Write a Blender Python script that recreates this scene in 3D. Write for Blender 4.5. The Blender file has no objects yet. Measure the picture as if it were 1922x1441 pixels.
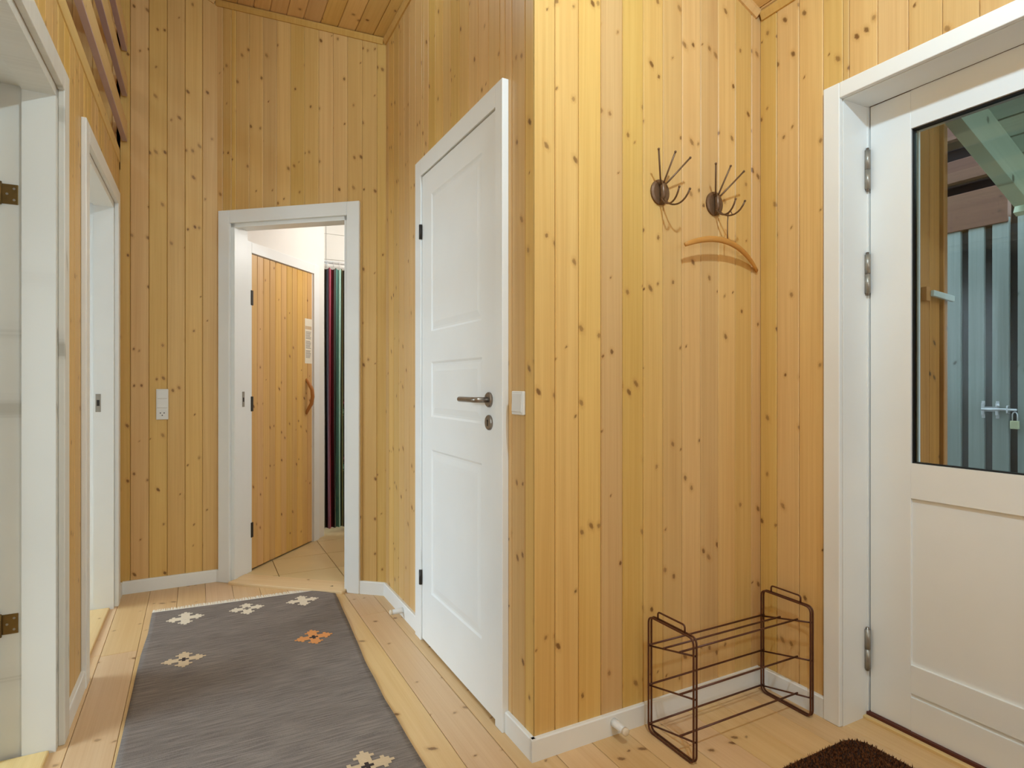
import bpy, bmesh, math, random
from mathutils import Matrix, Vector
random.seed(7)
R = math.radians
scene = bpy.context.scene

# ------------------------------------------------------------------ camera
CAM_H = 1.14
cam_d = bpy.data.cameras.new('camera')
cam_d.sensor_fit = 'HORIZONTAL'
cam_d.sensor_width = 36.0
cam_d.lens = 1118.7 / 1922 * 36.0
cam_d.clip_start = 0.02
cam = bpy.data.objects.new('camera', cam_d)
scene.collection.objects.link(cam)
cam.location = (0, 0, CAM_H)
cam.rotation_euler = (R(90), 0, R(-27.92))
scene.camera = cam

# ------------------------------------------------------------------ world, lights, exposure
scene.view_settings.view_transform = 'Standard'
scene.view_settings.look = 'None'
scene.view_settings.exposure = 0.0
scene.view_settings.gamma = 1.0
scene.view_settings.use_curve_mapping = False
scene.cycles.use_light_tree = False
scene.cycles.use_adaptive_sampling = True
scene.cycles.adaptive_threshold = 0.04
scene.cycles.max_bounces = 6
scene.cycles.diffuse_bounces = 4
scene.cycles.glossy_bounces = 3
scene.cycles.transmission_bounces = 4
scene.cycles.caustics_reflective = False
scene.cycles.caustics_refractive = False
world = bpy.data.worlds.new('overcast_sky')
scene.world = world
world.use_nodes = True
bg = world.node_tree.nodes['Background']
bg.inputs[0].default_value = (0.72, 0.88, 1.0, 1)
bg.inputs[1].default_value = 4.0

DAY = (0.72, 0.86, 1.0)
WARM = (0.62, 0.85, 1.0)
LAMP_ENTRY = 69.0
FILL_HALL = 7.5
FILL_BATH = 17.0


def area_light(name, loc, target, sx, sy, power, color, spread=180):
    d = bpy.data.lights.new(name, 'AREA')
    d.shape = 'RECTANGLE'
    d.spread = R(spread)
    d.size, d.size_y, d.energy, d.color = sx, sy, power, color
    o = bpy.data.objects.new(name, d)
    o.location = loc
    v = Vector(target) - Vector(loc)
    o.rotation_euler = v.to_track_quat('-Z', 'Y').to_euler()
    scene.collection.objects.link(o)
    return o


# daylight coming in at the windows of the two rooms behind the left wall
area_light('daylight_near_room', (-2.98, 1.20, 1.55), (-0.6, 1.5, 0.0), 1.5, 1.15, 38, DAY, 100)
area_light('daylight_far_room', (-2.98, 3.70, 1.55), (-0.6, 3.4, 0.0), 1.4, 1.15, 25, DAY, 100)
area_light('hall_fill', (0.75, -1.22, 1.55), (0.75, 2.0, 1.3), 1.5, 1.2, 15, (0.70, 0.88, 1.0))  # unseen fill light in front of the windowless rear wall

# ------------------------------------------------------------------ material helpers


class NT:
    def __init__(self, name):
        self.m = bpy.data.materials.new(name)
        self.m.use_nodes = True
        self.n = self.m.node_tree.nodes
        self.l = self.m.node_tree.links
        self.b = self.n['Principled BSDF']

    def node(self, t, **kw):
        n = self.n.new(t)
        for k, v in kw.items():
            setattr(n, k, v)
        return n

    def link(self, a, b):
        self.l.new(a, b)

    def math(self, op, a, b=None, c=None, clamp=False):
        n = self.node('ShaderNodeMath', operation=op)
        n.use_clamp = clamp
        for i, v in enumerate((a, b, c)):
            if v is None:
                continue
            if isinstance(v, (int, float)):
                n.inputs[i].default_value = v
            else:
                self.link(v, n.inputs[i])
        return n.outputs[0]

    def mix(self, fac, a, b, blend='MIX'):
        n = self.node('ShaderNodeMix', data_type='RGBA', blend_type=blend)
        for s, v in ((n.inputs['Factor'], fac), (n.inputs[6], a), (n.inputs[7], b)):
            if isinstance(v, (int, float)):
                s.default_value = v
            elif isinstance(v, tuple):
                s.default_value = v if len(v) == 4 else (*v, 1)
            else:
                self.link(v, s)
        return n.outputs[2]

    def comb(self, x, y, z):
        n = self.node('ShaderNodeCombineXYZ')
        for i, v in enumerate((x, y, z)):
            if isinstance(v, (int, float)):
                n.inputs[i].default_value = v
            else:
                self.link(v, n.inputs[i])
        return n.outputs[0]

    def smooth(self, v, lo, hi):
        n = self.node('ShaderNodeMapRange', interpolation_type='SMOOTHSTEP')
        self.link(v, n.inputs[0])
        n.inputs[1].default_value, n.inputs[2].default_value = lo, hi
        return n.outputs[0]

    def noise(self, vec, scale, detail=2.0, rough=0.5):
        n = self.node('ShaderNodeTexNoise')
        self.link(vec, n.inputs['Vector'])
        n.inputs['Scale'].default_value = scale
        n.inputs['Detail'].default_value = detail
        n.inputs['Roughness'].default_value = rough
        return n.outputs['Fac']

    def bump(self, h, strength, dist):
        n = self.node('ShaderNodeBump')
        n.inputs['Strength'].default_value = strength
        n.inputs['Distance'].default_value = dist
        self.link(h, n.inputs['Height'])
        self.link(n.outputs[0], self.b.inputs['Normal'])


def srgb(r, g, b):
    def f(c):
        c /= 255.0
        return c / 12.92 if c <= 0.04045 else ((c + 0.055) / 1.055) ** 2.4
    return (f(r), f(g), f(b))


def wood(name, base, deep, knot, axes='xz', knot_amt=0.34, cell=(0.034, 0.26), kr=(0.0072, 0.0100),
         var=0.16, rough=0.42, grain=0.45, white=None):
    """knotty board: axes = (width axis, length axis) in the board's own coordinates"""
    t = NT(name)
    tc = t.node('ShaderNodeTexCoord')
    sep = t.node('ShaderNodeSeparateXYZ')
    t.link(tc.outputs['Object'], sep.inputs[0])
    ax = {'x': 0, 'y': 1, 'z': 2}
    oi = t.node('ShaderNodeObjectInfo')
    rnd = oi.outputs['Random']
    w0 = sep.outputs[ax[axes[0]]]
    l0 = sep.outputs[ax[axes[1]]]
    w = t.math('MULTIPLY_ADD', rnd, 31.7, w0)
    l = t.math('MULTIPLY_ADD', rnd, 73.1, l0)
    # knots sit in whorls: two or three side by side at about one height
    cw, cl = cell
    row = t.math('FLOOR', t.math('DIVIDE', l, cl))
    wr = t.node('ShaderNodeTexWhiteNoise', noise_dimensions='1D')
    t.link(t.math('MULTIPLY_ADD', rnd, 613.0, row), wr.inputs['W'])
    centre = t.math('MULTIPLY', t.math('ADD', row, t.math('MULTIPLY_ADD', wr.outputs['Value'], 0.6, 0.2)), cl)
    ci = t.math('FLOOR', t.math('DIVIDE', w, cw))
    wc = t.node('ShaderNodeTexWhiteNoise', noise_dimensions='2D')
    t.link(t.comb(ci, t.math('MULTIPLY_ADD', rnd, 211.0, row), 0.0), wc.inputs['Vector'])
    cs = t.node('ShaderNodeSeparateColor')
    t.link(wc.outputs['Color'], cs.inputs[0])
    px = t.math('MULTIPLY', t.math('ADD', ci, t.math('MULTIPLY_ADD', cs.outputs[0], 0.4, 0.3)), cw)
    py = t.math('MULTIPLY_ADD', cs.outputs[1], 0.05, t.math('SUBTRACT', centre, 0.025))
    v2 = t.math('FRACT', t.math('MULTIPLY', cs.outputs[2], 7.13))
    size = t.math('MULTIPLY_ADD', v2, 0.8, 0.45)
    dx = t.math('DIVIDE', t.math('SUBTRACT', w, px), kr[0])
    dy = t.math('DIVIDE', t.math('SUBTRACT', l, py), kr[1])
    tilt = t.math('MULTIPLY_ADD', v2, 1.4, -0.7)
    dx = t.math('MULTIPLY_ADD', dy, tilt, dx)
    d = t.math('SQRT', t.math('ADD', t.math('MULTIPLY', dx, dx), t.math('MULTIPLY', dy, dy)))
    wob = t.noise(t.comb(w, l, 0.0), 160.0, 1.0)
    d = t.math('DIVIDE', t.math('MULTIPLY_ADD', wob, 0.7, t.math('SUBTRACT', d, 0.35)), size)
    sel = t.math('GREATER_THAN', cs.outputs[2], 1.0 - knot_amt)
    strength = t.math('MULTIPLY', sel, t.math('MULTIPLY_ADD', cs.outputs[0], 0.5, 0.5))
    core = t.math('MULTIPLY', strength, t.math('SUBTRACT', 1.0, t.smooth(d, 0.45, 1.1)))
    halo = t.math('MULTIPLY', sel, t.math('SUBTRACT', 1.0, t.smooth(d, 0.8, 2.4)))
    # grain, bent around the knots
    wb = t.math('MULTIPLY_ADD', halo, 0.006, w)
    g1 = t.noise(t.comb(t.math('MULTIPLY', wb, 70.0), t.math('MULTIPLY', l, 1.1), 0.3), 1.0, 2.0, 0.6)
    g2 = t.noise(t.comb(t.math('MULTIPLY', w, 260.0), t.math('MULTIPLY', l, 3.0), 1.3), 1.0, 1.0, 0.6)
    g3 = t.noise(t.comb(t.math('MULTIPLY', w, 14.0), t.math('MULTIPLY', l, 0.8), 5.3), 1.0, 1.0)
    g = t.math('ADD', t.math('MULTIPLY', t.smooth(g1, 0.3, 0.75), 0.6), t.math('MULTIPLY', t.smooth(g2, 0.3, 0.8), 0.4))
    col = t.mix(t.math('MULTIPLY', g, grain), base, deep)
    col = t.mix(t.math('MULTIPLY', t.smooth(g3, 0.35, 0.8), 0.22), col, deep)
    # board to board tone
    hs = t.node('ShaderNodeHueSaturation')
    hv = t.math('FRACT', t.math('MULTIPLY', rnd, 17.31))
    t.link(t.math('MULTIPLY_ADD', rnd, var, 1.0 - var * 0.5), hs.inputs['Value'])
    t.link(t.math('MULTIPLY_ADD', hv, 0.010, 0.496), hs.inputs['Hue'])
    t.link(t.math('MULTIPLY_ADD', hv, 0.12, 0.95), hs.inputs['Saturation'])
    t.link(col, hs.inputs['Color'])
    col = hs.outputs[0]
    col = t.mix(t.math('MULTIPLY', halo, 0.35), col, deep)
    col = t.mix(t.math('MULTIPLY', core, 0.88), col, knot)
    if white:
        col = t.mix(white[1], col, white[0])
    t.link(col, t.b.inputs['Base Color'])
    t.b.inputs['Roughness'].default_value = rough
    t.b.inputs['Specular IOR Level'].default_value = 0.35
    if rough < 0.5:
        t.bump(g2, 0.06, 0.002)
    return t.m


def paint(name, col, rough=0.45, var=0.03, scale=6.0, metallic=0.0, spec=0.4, bump=0.0, bscale=300):
    t = NT(name)
    tc = t.node('ShaderNodeTexCoord')
    n = t.noise(tc.outputs['Object'], scale, 2.0)
    c = t.mix(n, tuple(v * (1 - var) for v in col), tuple(min(1, v * (1 + var)) for v in col))
    t.link(c, t.b.inputs['Base Color'])
    t.b.inputs['Roughness'].default_value = rough
    t.b.inputs['Metallic'].default_value = metallic
    t.b.inputs['Specular IOR Level'].default_value = spec
    if bump:
        t.bump(t.noise(tc.outputs['Object'], bscale, 2.0), bump, 0.002)
    return t.m


M = {}
M['pine'] = wood('pine_panel', srgb(222, 183, 119), srgb(192, 141, 77), srgb(108, 68, 30), knot_amt=0.38, kr=(0.0082, 0.0112))
M['pine_end'] = wood('pine_trim', srgb(218, 176, 112), srgb(190, 138, 76), srgb(112, 68, 30), knot_amt=0.25)
M['rail_pine'] = wood('pine_rail', srgb(222, 190, 132), srgb(196, 152, 92), srgb(118, 78, 38), axes='zx', knot_amt=0.25)
M['mauve_shade'] = paint('mauve_underside_shade', srgb(196, 172, 182), 0.4)  # shade tone of the loft rails' undersides, put into colour
M['pine_back'] = paint('pine_backing', srgb(140, 96, 52), 0.8)
M['floor'] = wood('pine_floor', srgb(222, 187, 142), srgb(196, 150, 100), srgb(104, 66, 34), axes='xy', knot_amt=0.44,
                  cell=(0.045, 0.34), kr=(0.0115, 0.010), var=0.12, rough=0.34, grain=0.4)
M['sill'] = wood('pine_sill', srgb(226, 196, 146), srgb(202, 162, 108), srgb(120, 76, 36), axes='yx', knot_amt=0.15)
M['ceil'] = wood('pine_ceiling', srgb(222, 180, 120), srgb(192, 142, 82), srgb(112, 68, 30), axes='xy', knot_amt=0.4)
M['sauna'] = wood('sauna_pine', srgb(222, 178, 112), srgb(190, 134, 66), srgb(110, 62, 24), knot_amt=0.38)
M['white'] = paint('white_lacquer', srgb(236, 236, 234), 0.38)
M['white_wood'] = wood('white_glazed_pine', srgb(226, 223, 216), srgb(206, 202, 194), srgb(176, 172, 160), knot_amt=0.2,
                       var=0.04, grain=0.5, kr=(0.012, 0.03))
M['white_wall'] = paint('white_wall_paint', srgb(236, 232, 226), 0.6)
M['plastic'] = paint('white_plastic', srgb(226, 224, 220), 0.3)
M['plastic_grey'] = paint('shaded_plastic', srgb(120, 118, 114), 0.4)
M['brass'] = paint('aged_brass', srgb(124, 98, 56), 0.42, 0.2, 60, 0.75)
M['steel'] = paint('brushed_steel', srgb(150, 140, 130), 0.32, 0.1, 80, 0.9)
M['hinge_grey'] = paint('zinc_hinge', srgb(158, 152, 142), 0.4, 0.1, 60, 0.6)
M['dark'] = paint('dark_metal', srgb(52, 48, 44), 0.45, 0.1, 60, 0.4)
M['rubber'] = paint('black_seal', srgb(22, 22, 24), 0.5)
M['rack'] = paint('brown_wire', srgb(92, 52, 34), 0.38, 0.12, 60, 0.25, 0.5)
M['iron'] = paint('bronze_iron', srgb(112, 84, 60), 0.38, 0.2, 80, 0.35, 0.5)
M['hanger'] = wood('hanger_beech', srgb(206, 148, 72), srgb(176, 112, 46), srgb(120, 70, 30), axes='zx', knot_amt=0.0)
M['handle_wood'] = wood('handle_wood', srgb(196, 132, 62), srgb(150, 88, 36), srgb(110, 60, 26), knot_amt=0.0)
M['paper'] = paint('notice_paper', srgb(236, 226, 206), 0.6)
M['ink'] = paint('notice_ink', srgb(150, 140, 132), 0.7)
M['red_sill'] = paint('red_brown_threshold', srgb(88, 40, 28), 0.5)
M['mat_base'] = paint('mat_backing', srgb(46, 26, 16), 0.9)
M['tile'] = paint('white_wall_tile', srgb(232, 228, 220), 0.22, 0.03, 5)
M['grout'] = paint('tile_grout', srgb(190, 182, 170), 0.8)
M['ftile'] = paint('sand_floor_tile', srgb(212, 184, 134), 0.35, 0.12, 5)
M['fgrout'] = paint('floor_grout', srgb(128, 100, 66), 0.8)
M['clad'] = wood('porch_cladding', srgb(196, 128, 70), srgb(138, 82, 42), srgb(70, 40, 22), knot_amt=0.2, rough=0.6)
M['slat'] = wood('weathered_slat', srgb(132, 146, 142), srgb(98, 112, 112), srgb(60, 60, 58), knot_amt=0.2, rough=0.7)
M['brown_board'] = wood('brown_stained_board', srgb(112, 76, 64), srgb(80, 52, 44), srgb(46, 30, 26), axes='zx', knot_amt=0.3, rough=0.7)
M['dark_back'] = paint('gap_shade_backing', srgb(34, 28, 30), 0.9)  # near-black backing paints in the shade seen through board gaps
M['rafter'] = wood('green_glazed_rafter', srgb(206, 218, 194), srgb(180, 196, 170), srgb(84, 78, 56), axes='zx', knot_amt=0.25, rough=0.6, kr=(0.014, 0.012))
M['roof_board'] = wood('green_glazed_roof_board', srgb(200, 214, 200), srgb(168, 188, 176), srgb(90, 90, 70), axes='xy', knot_amt=0.2, rough=0.6)
M['deck'] = paint('porch_deck', srgb(120, 112, 100), 0.8)
M['galv'] = paint('galvanised_bolt', srgb(208, 206, 212), 0.35, 0.05, 60, 0.5)
M['lock'] = paint('brass_padlock', srgb(206, 206, 168), 0.35, 0.05, 60, 0.4)
M['lever'] = paint('pale_bar_paint', srgb(196, 198, 190), 0.4)
M['cream'] = paint('cream_wool', srgb(224, 208, 184), 0.9, 0.1, 220)
M['beige'] = paint('beige_wool', srgb(206, 180, 146), 0.9, 0.1, 220)
M['orange'] = paint('orange_wool', srgb(222, 150, 88), 0.9, 0.1, 220)
M['fringe'] = paint('pale_fringe', srgb(244, 236, 222), 0.9, 0.1, 220)
M['umber'] = paint('dark_wool', srgb(58, 46, 44), 0.9, 0.1, 220)


def rug_mat():
    t = NT('grey_brown_weave')
    tc = t.node('ShaderNodeTexCoord')
    sep = t.node('ShaderNodeSeparateXYZ')
    t.link(tc.outputs['Object'], sep.inputs[0])
    x, y = sep.outputs[0], sep.outputs[1]
    rows = t.noise(t.comb(t.math('MULTIPLY', x, 9.0), t.math('MULTIPLY', y, 160.0), 0.0), 1.0, 2.0)
    speck = t.noise(tc.outputs['Object'], 420.0, 1.0)
    ab = t.noise(t.comb(t.math('MULTIPLY', x, 1.4), t.math('MULTIPLY', y, 9.0), 2.0), 1.0, 2.0)
    c = t.mix(t.smooth(rows, 0.3, 0.7), srgb(110, 99, 94), srgb(140, 128, 119))
    c = t.mix(t.math('MULTIPLY', t.smooth(speck, 0.4, 0.75), 0.35), c, srgb(160, 148, 134))
    c = t.mix(t.math('MULTIPLY', t.smooth(ab, 0.4, 0.8), 0.3), c, srgb(100, 88, 82))
    t.link(c, t.b.inputs['Base Color'])
    t.b.inputs['Roughness'].default_value = 0.95
    t.b.inputs['Specular IOR Level'].default_value = 0.1
    t.bump(t.math('ADD', rows, speck), 0.5, 0.002)
    return t.m


M['rug'] = rug_mat()


def coir_mat():
    t = NT('brown_coir')
    tc = t.node('ShaderNodeTexCoord')
    n = t.noise(tc.outputs['Object'], 130.0, 2.0)
    c = t.mix(t.smooth(n, 0.35, 0.7), srgb(66, 38, 24), srgb(136, 86, 52))
    t.link(c, t.b.inputs['Base Color'])
    t.b.inputs['Roughness'].default_value = 0.9
    t.b.inputs['Specular IOR Level'].default_value = 0.1
    return t.m


M['coir'] = coir_mat()


def curtain_mat():
    t = NT('striped_curtain_cloth')
    tc = t.node('ShaderNodeTexCoord')
    sep = t.node('ShaderNodeSeparateXYZ')
    t.link(tc.outputs['UV'], sep.inputs[0])
    cr = t.node('ShaderNodeValToRGB')
    cr.color_ramp.interpolation = 'CONSTANT'
    st = [(0.0, (96, 84, 70)), (0.10, (28, 14, 12)), (0.17, (92, 18, 24)), (0.25, (190, 90, 112)), (0.35, (84, 12, 20)),  # pink between the maroon bands is a fold highlight painted in
          (0.46, (20, 16, 16)), (0.52, (120, 116, 104)), (0.56, (24, 26, 20)), (0.62, (110, 168, 158)), (0.74, (172, 216, 200)),
          (0.86, (14, 22, 20)), (0.93, (196, 184, 130)), (0.97, (24, 24, 20))]
    el = cr.color_ramp.elements
    el[0].position, el[0].color = st[0][0], (*srgb(*st[0][1]), 1)
    el[1].position, el[1].color = st[1][0], (*srgb(*st[1][1]), 1)
    for p, c in st[2:]:
        e = el.new(p)
        e.color = (*srgb(*c), 1)
    t.link(sep.outputs[0], cr.inputs[0])
    t.link(cr.outputs[0], t.b.inputs['Base Color'])
    t.b.inputs['Roughness'].default_value = 0.6
    return t.m


M['curtain'] = curtain_mat()


def glass_mat():
    t = NT('door_glass')
    out = t.n['Material Output']
    tr = t.node('ShaderNodeBsdfTransparent')
    tr.inputs[0].default_value = (0.88, 0.95, 0.94, 1)
    gl = t.node('ShaderNodeBsdfGlossy')
    gl.inputs['Roughness'].default_value = 0.01
    fr = t.node('ShaderNodeFresnel')
    fr.inputs[0].default_value = 1.5
    ms = t.node('ShaderNodeMixShader')
    t.link(fr.outputs[0], ms.inputs[0])
    t.link(tr.outputs[0], ms.inputs[1])
    t.link(gl.outputs[0], ms.inputs[2])
    t.link(ms.outputs[0], out.inputs[0])
    return t.m


M['glass'] = glass_mat()


def emit_mat(name, col, s):
    t = NT(name)
    t.b.inputs['Base Color'].default_value = (*col, 1)
    t.b.inputs['Emission Color'].default_value = (*col, 1)
    t.b.inputs['Emission Strength'].default_value = s
    return t.m


# ------------------------------------------------------------------ mesh helpers
C = scene.collection


def box(bm, x0, x1, y0, y1, z0, z1, bev=0.0):
    vs = [bm.verts.new(p) for p in ((x0, y0, z0), (x1, y0, z0), (x1, y1, z0), (x0, y1, z0),
                                    (x0, y0, z1), (x1, y0, z1), (x1, y1, z1), (x0, y1, z1))]
    fs = [bm.faces.new([vs[i] for i in f]) for f in
          ((3, 2, 1, 0), (4, 5, 6, 7), (0, 1, 5, 4), (1, 2, 6, 5), (2, 3, 7, 6), (3, 0, 4, 7))]
    if bev > 0:
        es = list({e for f in fs for e in f.edges})
        bmesh.ops.bevel(bm, geom=es, offset=bev, segments=2, affect='EDGES', profile=0.5)
    return bm


def new():
    return bmesh.new()


def bxo(*a, **k):
    return box(new(), *a, **k)


def prism(bm, pts, axis, a, b):
    """polygon pts (2D) extruded along axis from a to b"""
    def P(p, t):
        if axis == 'x':
            return (t, p[0], p[1])
        if axis == 'y':
            return (p[0], t, p[1])
        return (p[0], p[1], t)
    va = [bm.verts.new(P(p, a)) for p in pts]
    vb = [bm.verts.new(P(p, b)) for p in pts]
    n = len(pts)
    for i in range(n):
        bm.faces.new((va[i], va[(i + 1) % n], vb[(i + 1) % n], vb[i]))
    bm.faces.new(va[::-1])
    bm.faces.new(vb)
    bmesh.ops.recalc_face_normals(bm, faces=bm.faces)
    return bm


def tube(bm, pts, r, seg=8, closed=False, caps=True):
    pts = [Vector(p) for p in pts]
    n = len(pts)
    rr = r if isinstance(r, (list, tuple)) else [r] * n
    rings = []
    ref = None
    for i, p in enumerate(pts):
        if closed:
            t = (pts[(i + 1) % n] - pts[i - 1]).normalized()
        else:
            t = (pts[min(i + 1, n - 1)] - pts[max(i - 1, 0)]).normalized()
        if ref is None:
            ref = Vector((0, 0, 1)) if abs(t.z) < 0.9 else Vector((1, 0, 0))
        a = (ref - t * ref.dot(t))
        if a.length < 1e-5:
            a = t.orthogonal()
        a.normalize()
        ref = a
        b = t.cross(a)
        rings.append([bm.verts.new(p + (a * math.cos(k * 2 * math.pi / seg) + b * math.sin(k * 2 * math.pi / seg)) * rr[i])
                      for k in range(seg)])
    m = n if closed else n - 1
    for i in range(m):
        A, B = rings[i], rings[(i + 1) % n]
        for k in range(seg):
            bm.faces.new((A[k], A[(k + 1) % seg], B[(k + 1) % seg], B[k]))
    if caps and not closed:
        bm.faces.new(rings[0][::-1])
        bm.faces.new(rings[-1])
    bmesh.ops.recalc_face_normals(bm, faces=bm.faces)
    return bm


def disc(bm, c, r, axis, t0, t1, seg=24, ry=None, bev=0.0):
    """short cylinder around axis with optional elliptical radius and rounded front edge"""
    ry = ry or r
    prof = [(t0, 1.0), (t1, 1.0)] if not bev else [(t0, 1.0), (t1 - (t1 - t0) * 0.35, 1.0), (t1, 1 - bev)]
    rings = []
    for t, s in prof:
        ring = []
        for k in range(seg):
            a, b = math.cos(k * 2 * math.pi / seg) * r * s, math.sin(k * 2 * math.pi / seg) * ry * s
            if axis == 'y':
                ring.append(bm.verts.new((c[0] + a, c[1] + t, c[2] + b)))
            elif axis == 'z':
                ring.append(bm.verts.new((c[0] + a, c[1] + b, c[2] + t)))
            else:
                ring.append(bm.verts.new((c[0] + t, c[1] + a, c[2] + b)))
        rings.append(ring)
    for A, B in zip(rings, rings[1:]):
        for k in range(seg):
            bm.faces.new((A[k], A[(k + 1) % seg], B[(k + 1) % seg], B[k]))
    bm.faces.new(rings[0][::-1])
    bm.faces.new(rings[-1])
    bmesh.ops.recalc_face_normals(bm, faces=bm.faces)
    return bm


def sphere(bm, c, r, u=12, v=8):
    bmesh.ops.create_uvsphere(bm, u_segments=u, v_segments=v, radius=r, matrix=Matrix.Translation(c))
    return bm


def rounded(pts, r, seg=4, closed=True):
    """round the corners of a 3D polyline"""
    pts = [Vector(p) for p in pts]
    out = []
    n = len(pts)
    for i, p in enumerate(pts):
        if not closed and i in (0, n - 1):
            out.append(p)
            continue
        a = (pts[i - 1] - p).normalized()
        b = (pts[(i + 1) % n] - p).normalized()
        p0, p1 = p + a * r, p + b * r
        for k in range(seg + 1):
            t = k / seg
            out.append(p0 * (1 - t) ** 2 + p * 2 * t * (1 - t) + p1 * t ** 2)
    return out


def obj(name, bm, mat, parent=None, mx=None, smooth=False):
    me = bpy.data.meshes.new(name)
    if isinstance(bm, bpy.types.Mesh):
        me = bm
    else:
        if smooth:
            for f in bm.faces:
                f.smooth = True
        bm.to_mesh(me)
        bm.free()
    if mat and not me.materials:
        me.materials.append(M[mat] if isinstance(mat, str) else mat)
    o = bpy.data.objects.new(name, me)
    C.objects.link(o)
    if parent:
        o.parent = parent
    if mx is not None:
        o.matrix_local = mx
    if smooth:
        for p in me.polygons:
            p.use_smooth = True
    return o


def empty(name, mx=None):
    o = bpy.data.objects.new(name, None)
    o.empty_display_size = 0.1
    C.objects.link(o)
    if mx is not None:
        o.matrix_world = mx
    return o


def tag(o, label, cat=None, group=None, kind=None):
    if label:
        o['label'] = label
    if cat:
        o['category'] = cat
    if group:
        o['group'] = group
    if kind:
        o['kind'] = kind
    return o


def struct(o, label=None, cat=None):
    return tag(o, label, cat, kind='structure')


T = Matrix.Translation


def frame(ox, oy, ux, uy):
    """wall frame: x along the wall (left to right seen from the room), y into the wall, z up"""
    L = math.hypot(ux, uy)
    return T((ox, oy, 0)) @ Matrix.Rotation(math.atan2(uy / L, ux / L), 4, 'Z')


# ------------------------------------------------------------------ plan of the place
XW, YH, XE, YB = 0.892, 1.555, 1.890, 3.834
DB = Vector((0.103, 3.834))
DD = Vector((0.892, 3.158))
DL = (DD - DB).length
dv = (DD - DB).normalized()
YR = -1.30                       # wall behind the camera
LT = 0.0114                      # the left wall runs very slightly out of square
F_H = frame(XW, YH, 1, 0)
F_E = frame(XE, YH, 0, -1)
F_W = frame(XW, DD.y, 0, -1)
F_D = frame(DB.x, DB.y, dv.x, dv.y)
F_K = frame(-0.353, YB, 1, 0)
XL0 = -0.353 + LT * (YR - YB)
F_L = frame(XL0, YR, LT, 1)
F_R = frame(XE, YR, -1, 0)
F_S = F_D @ T((0.0876, 0, 0)) @ Matrix.Rotation(R(90), 4, 'Z')   # sauna wall: x = behind the passage wall, y into the sauna


def uL(y):
    return (y - YR) / math.cos(math.atan(LT))


ZS, Z0 = 0.45, 3.005             # ceiling: z = Z0 - ZS * (x - XW)


def zc(x):
    return Z0 - ZS * (x - XW)


FACE = 0.014                     # board face lies this far behind the skirting face


def board_mesh(w, z0, zl, zr, th=0.013, ch=0.0028, flip=False):
    """vertical tongue-and-groove board with chamfered edges; top may slope"""
    bm = new()
    h = w / 2
    pr = [(-h, ch), (-h + ch, 0), (h - ch, 0), (h, ch), (h, th), (-h, th)]
    lo, hi = [], []
    for x, y in pr:
        lo.append(bm.verts.new((x, y, z0)))
        hi.append(bm.verts.new((x, y, zl + (zr - zl) * (x + h) / w)))
    n = 6
    for i in range(n):
        bm.faces.new((lo[i], lo[(i + 1) % n], hi[(i + 1) % n], hi[i]))
    bm.faces.new(lo[::-1])
    bm.faces.new(hi)
    bmesh.ops.recalc_face_normals(bm, faces=bm.faces)
    return bm


def clad_wall(name, F, length, ztop, openings, joints, mat='pine', thick=0.085, label=None, zlow=0.0, ext=(0, 0)):
    """wall slab with a board cladding on the room side. ztop: function of u. openings: (a, b, ztop)"""
    bm = new()
    cuts = sorted({-ext[0], length + ext[1], *[o[0] for o in openings], *[o[1] for o in openings]})
    y0, y1 = FACE + 0.011, FACE + thick
    for a, b in zip(cuts, cuts[1:]):
        if b - a < 1e-4:
            continue
        z0 = zlow
        for o in openings:
            if o[0] - 1e-4 <= a and b <= o[1] + 1e-4:
                z0 = o[2]
        za, zb = ztop(a) + 0.03, ztop(b) + 0.03
        vs = [bm.verts.new(p) for p in ((a, y0, z0), (b, y0, z0), (b, y1, z0), (a, y1, z0),
                                        (a, y0, za), (b, y0, zb), (b, y1, zb), (a, y1, za))]
        for f in ((3, 2, 1, 0), (4, 5, 6, 7), (0, 1, 5, 4), (1, 2, 6, 5), (2, 3, 7, 6), (3, 0, 4, 7)):
            bm.faces.new([vs[i] for i in f])
    w = obj(name, bm, 'pine_back', None, F)
    struct(w, label)
    joints = list(joints)
    joints[0] -= max(0, ext[0])
    joints[-1] += max(0, ext[1])
    for a, b in zip(joints, joints[1:]):
        segs = sorted({a, b, *[o[i] for o in openings for i in (0, 1) if a + 0.006 < o[i] < b - 0.006]})
        for p, q in zip(segs, segs[1:]):
            z0 = zlow
            mid = (p + q) / 2
            for o in openings:
                if o[0] <= mid <= o[1]:
                    z0 = o[2]
            zl, zr = ztop(p), ztop(q)
            if max(zl, zr) - z0 < 0.01 or q - p < 0.006:
                continue
            obj('board', board_mesh(q - p - 0.0012, z0, zl, zr), mat, w, T((mid, FACE, 0)))
    return w


def joints(length, pitch, first=None):
    js = [0.0]
    x = pitch if first is None else first
    while x < length - 0.012:
        js.append(x)
        x += pitch
    js.append(length)
    return js


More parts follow.
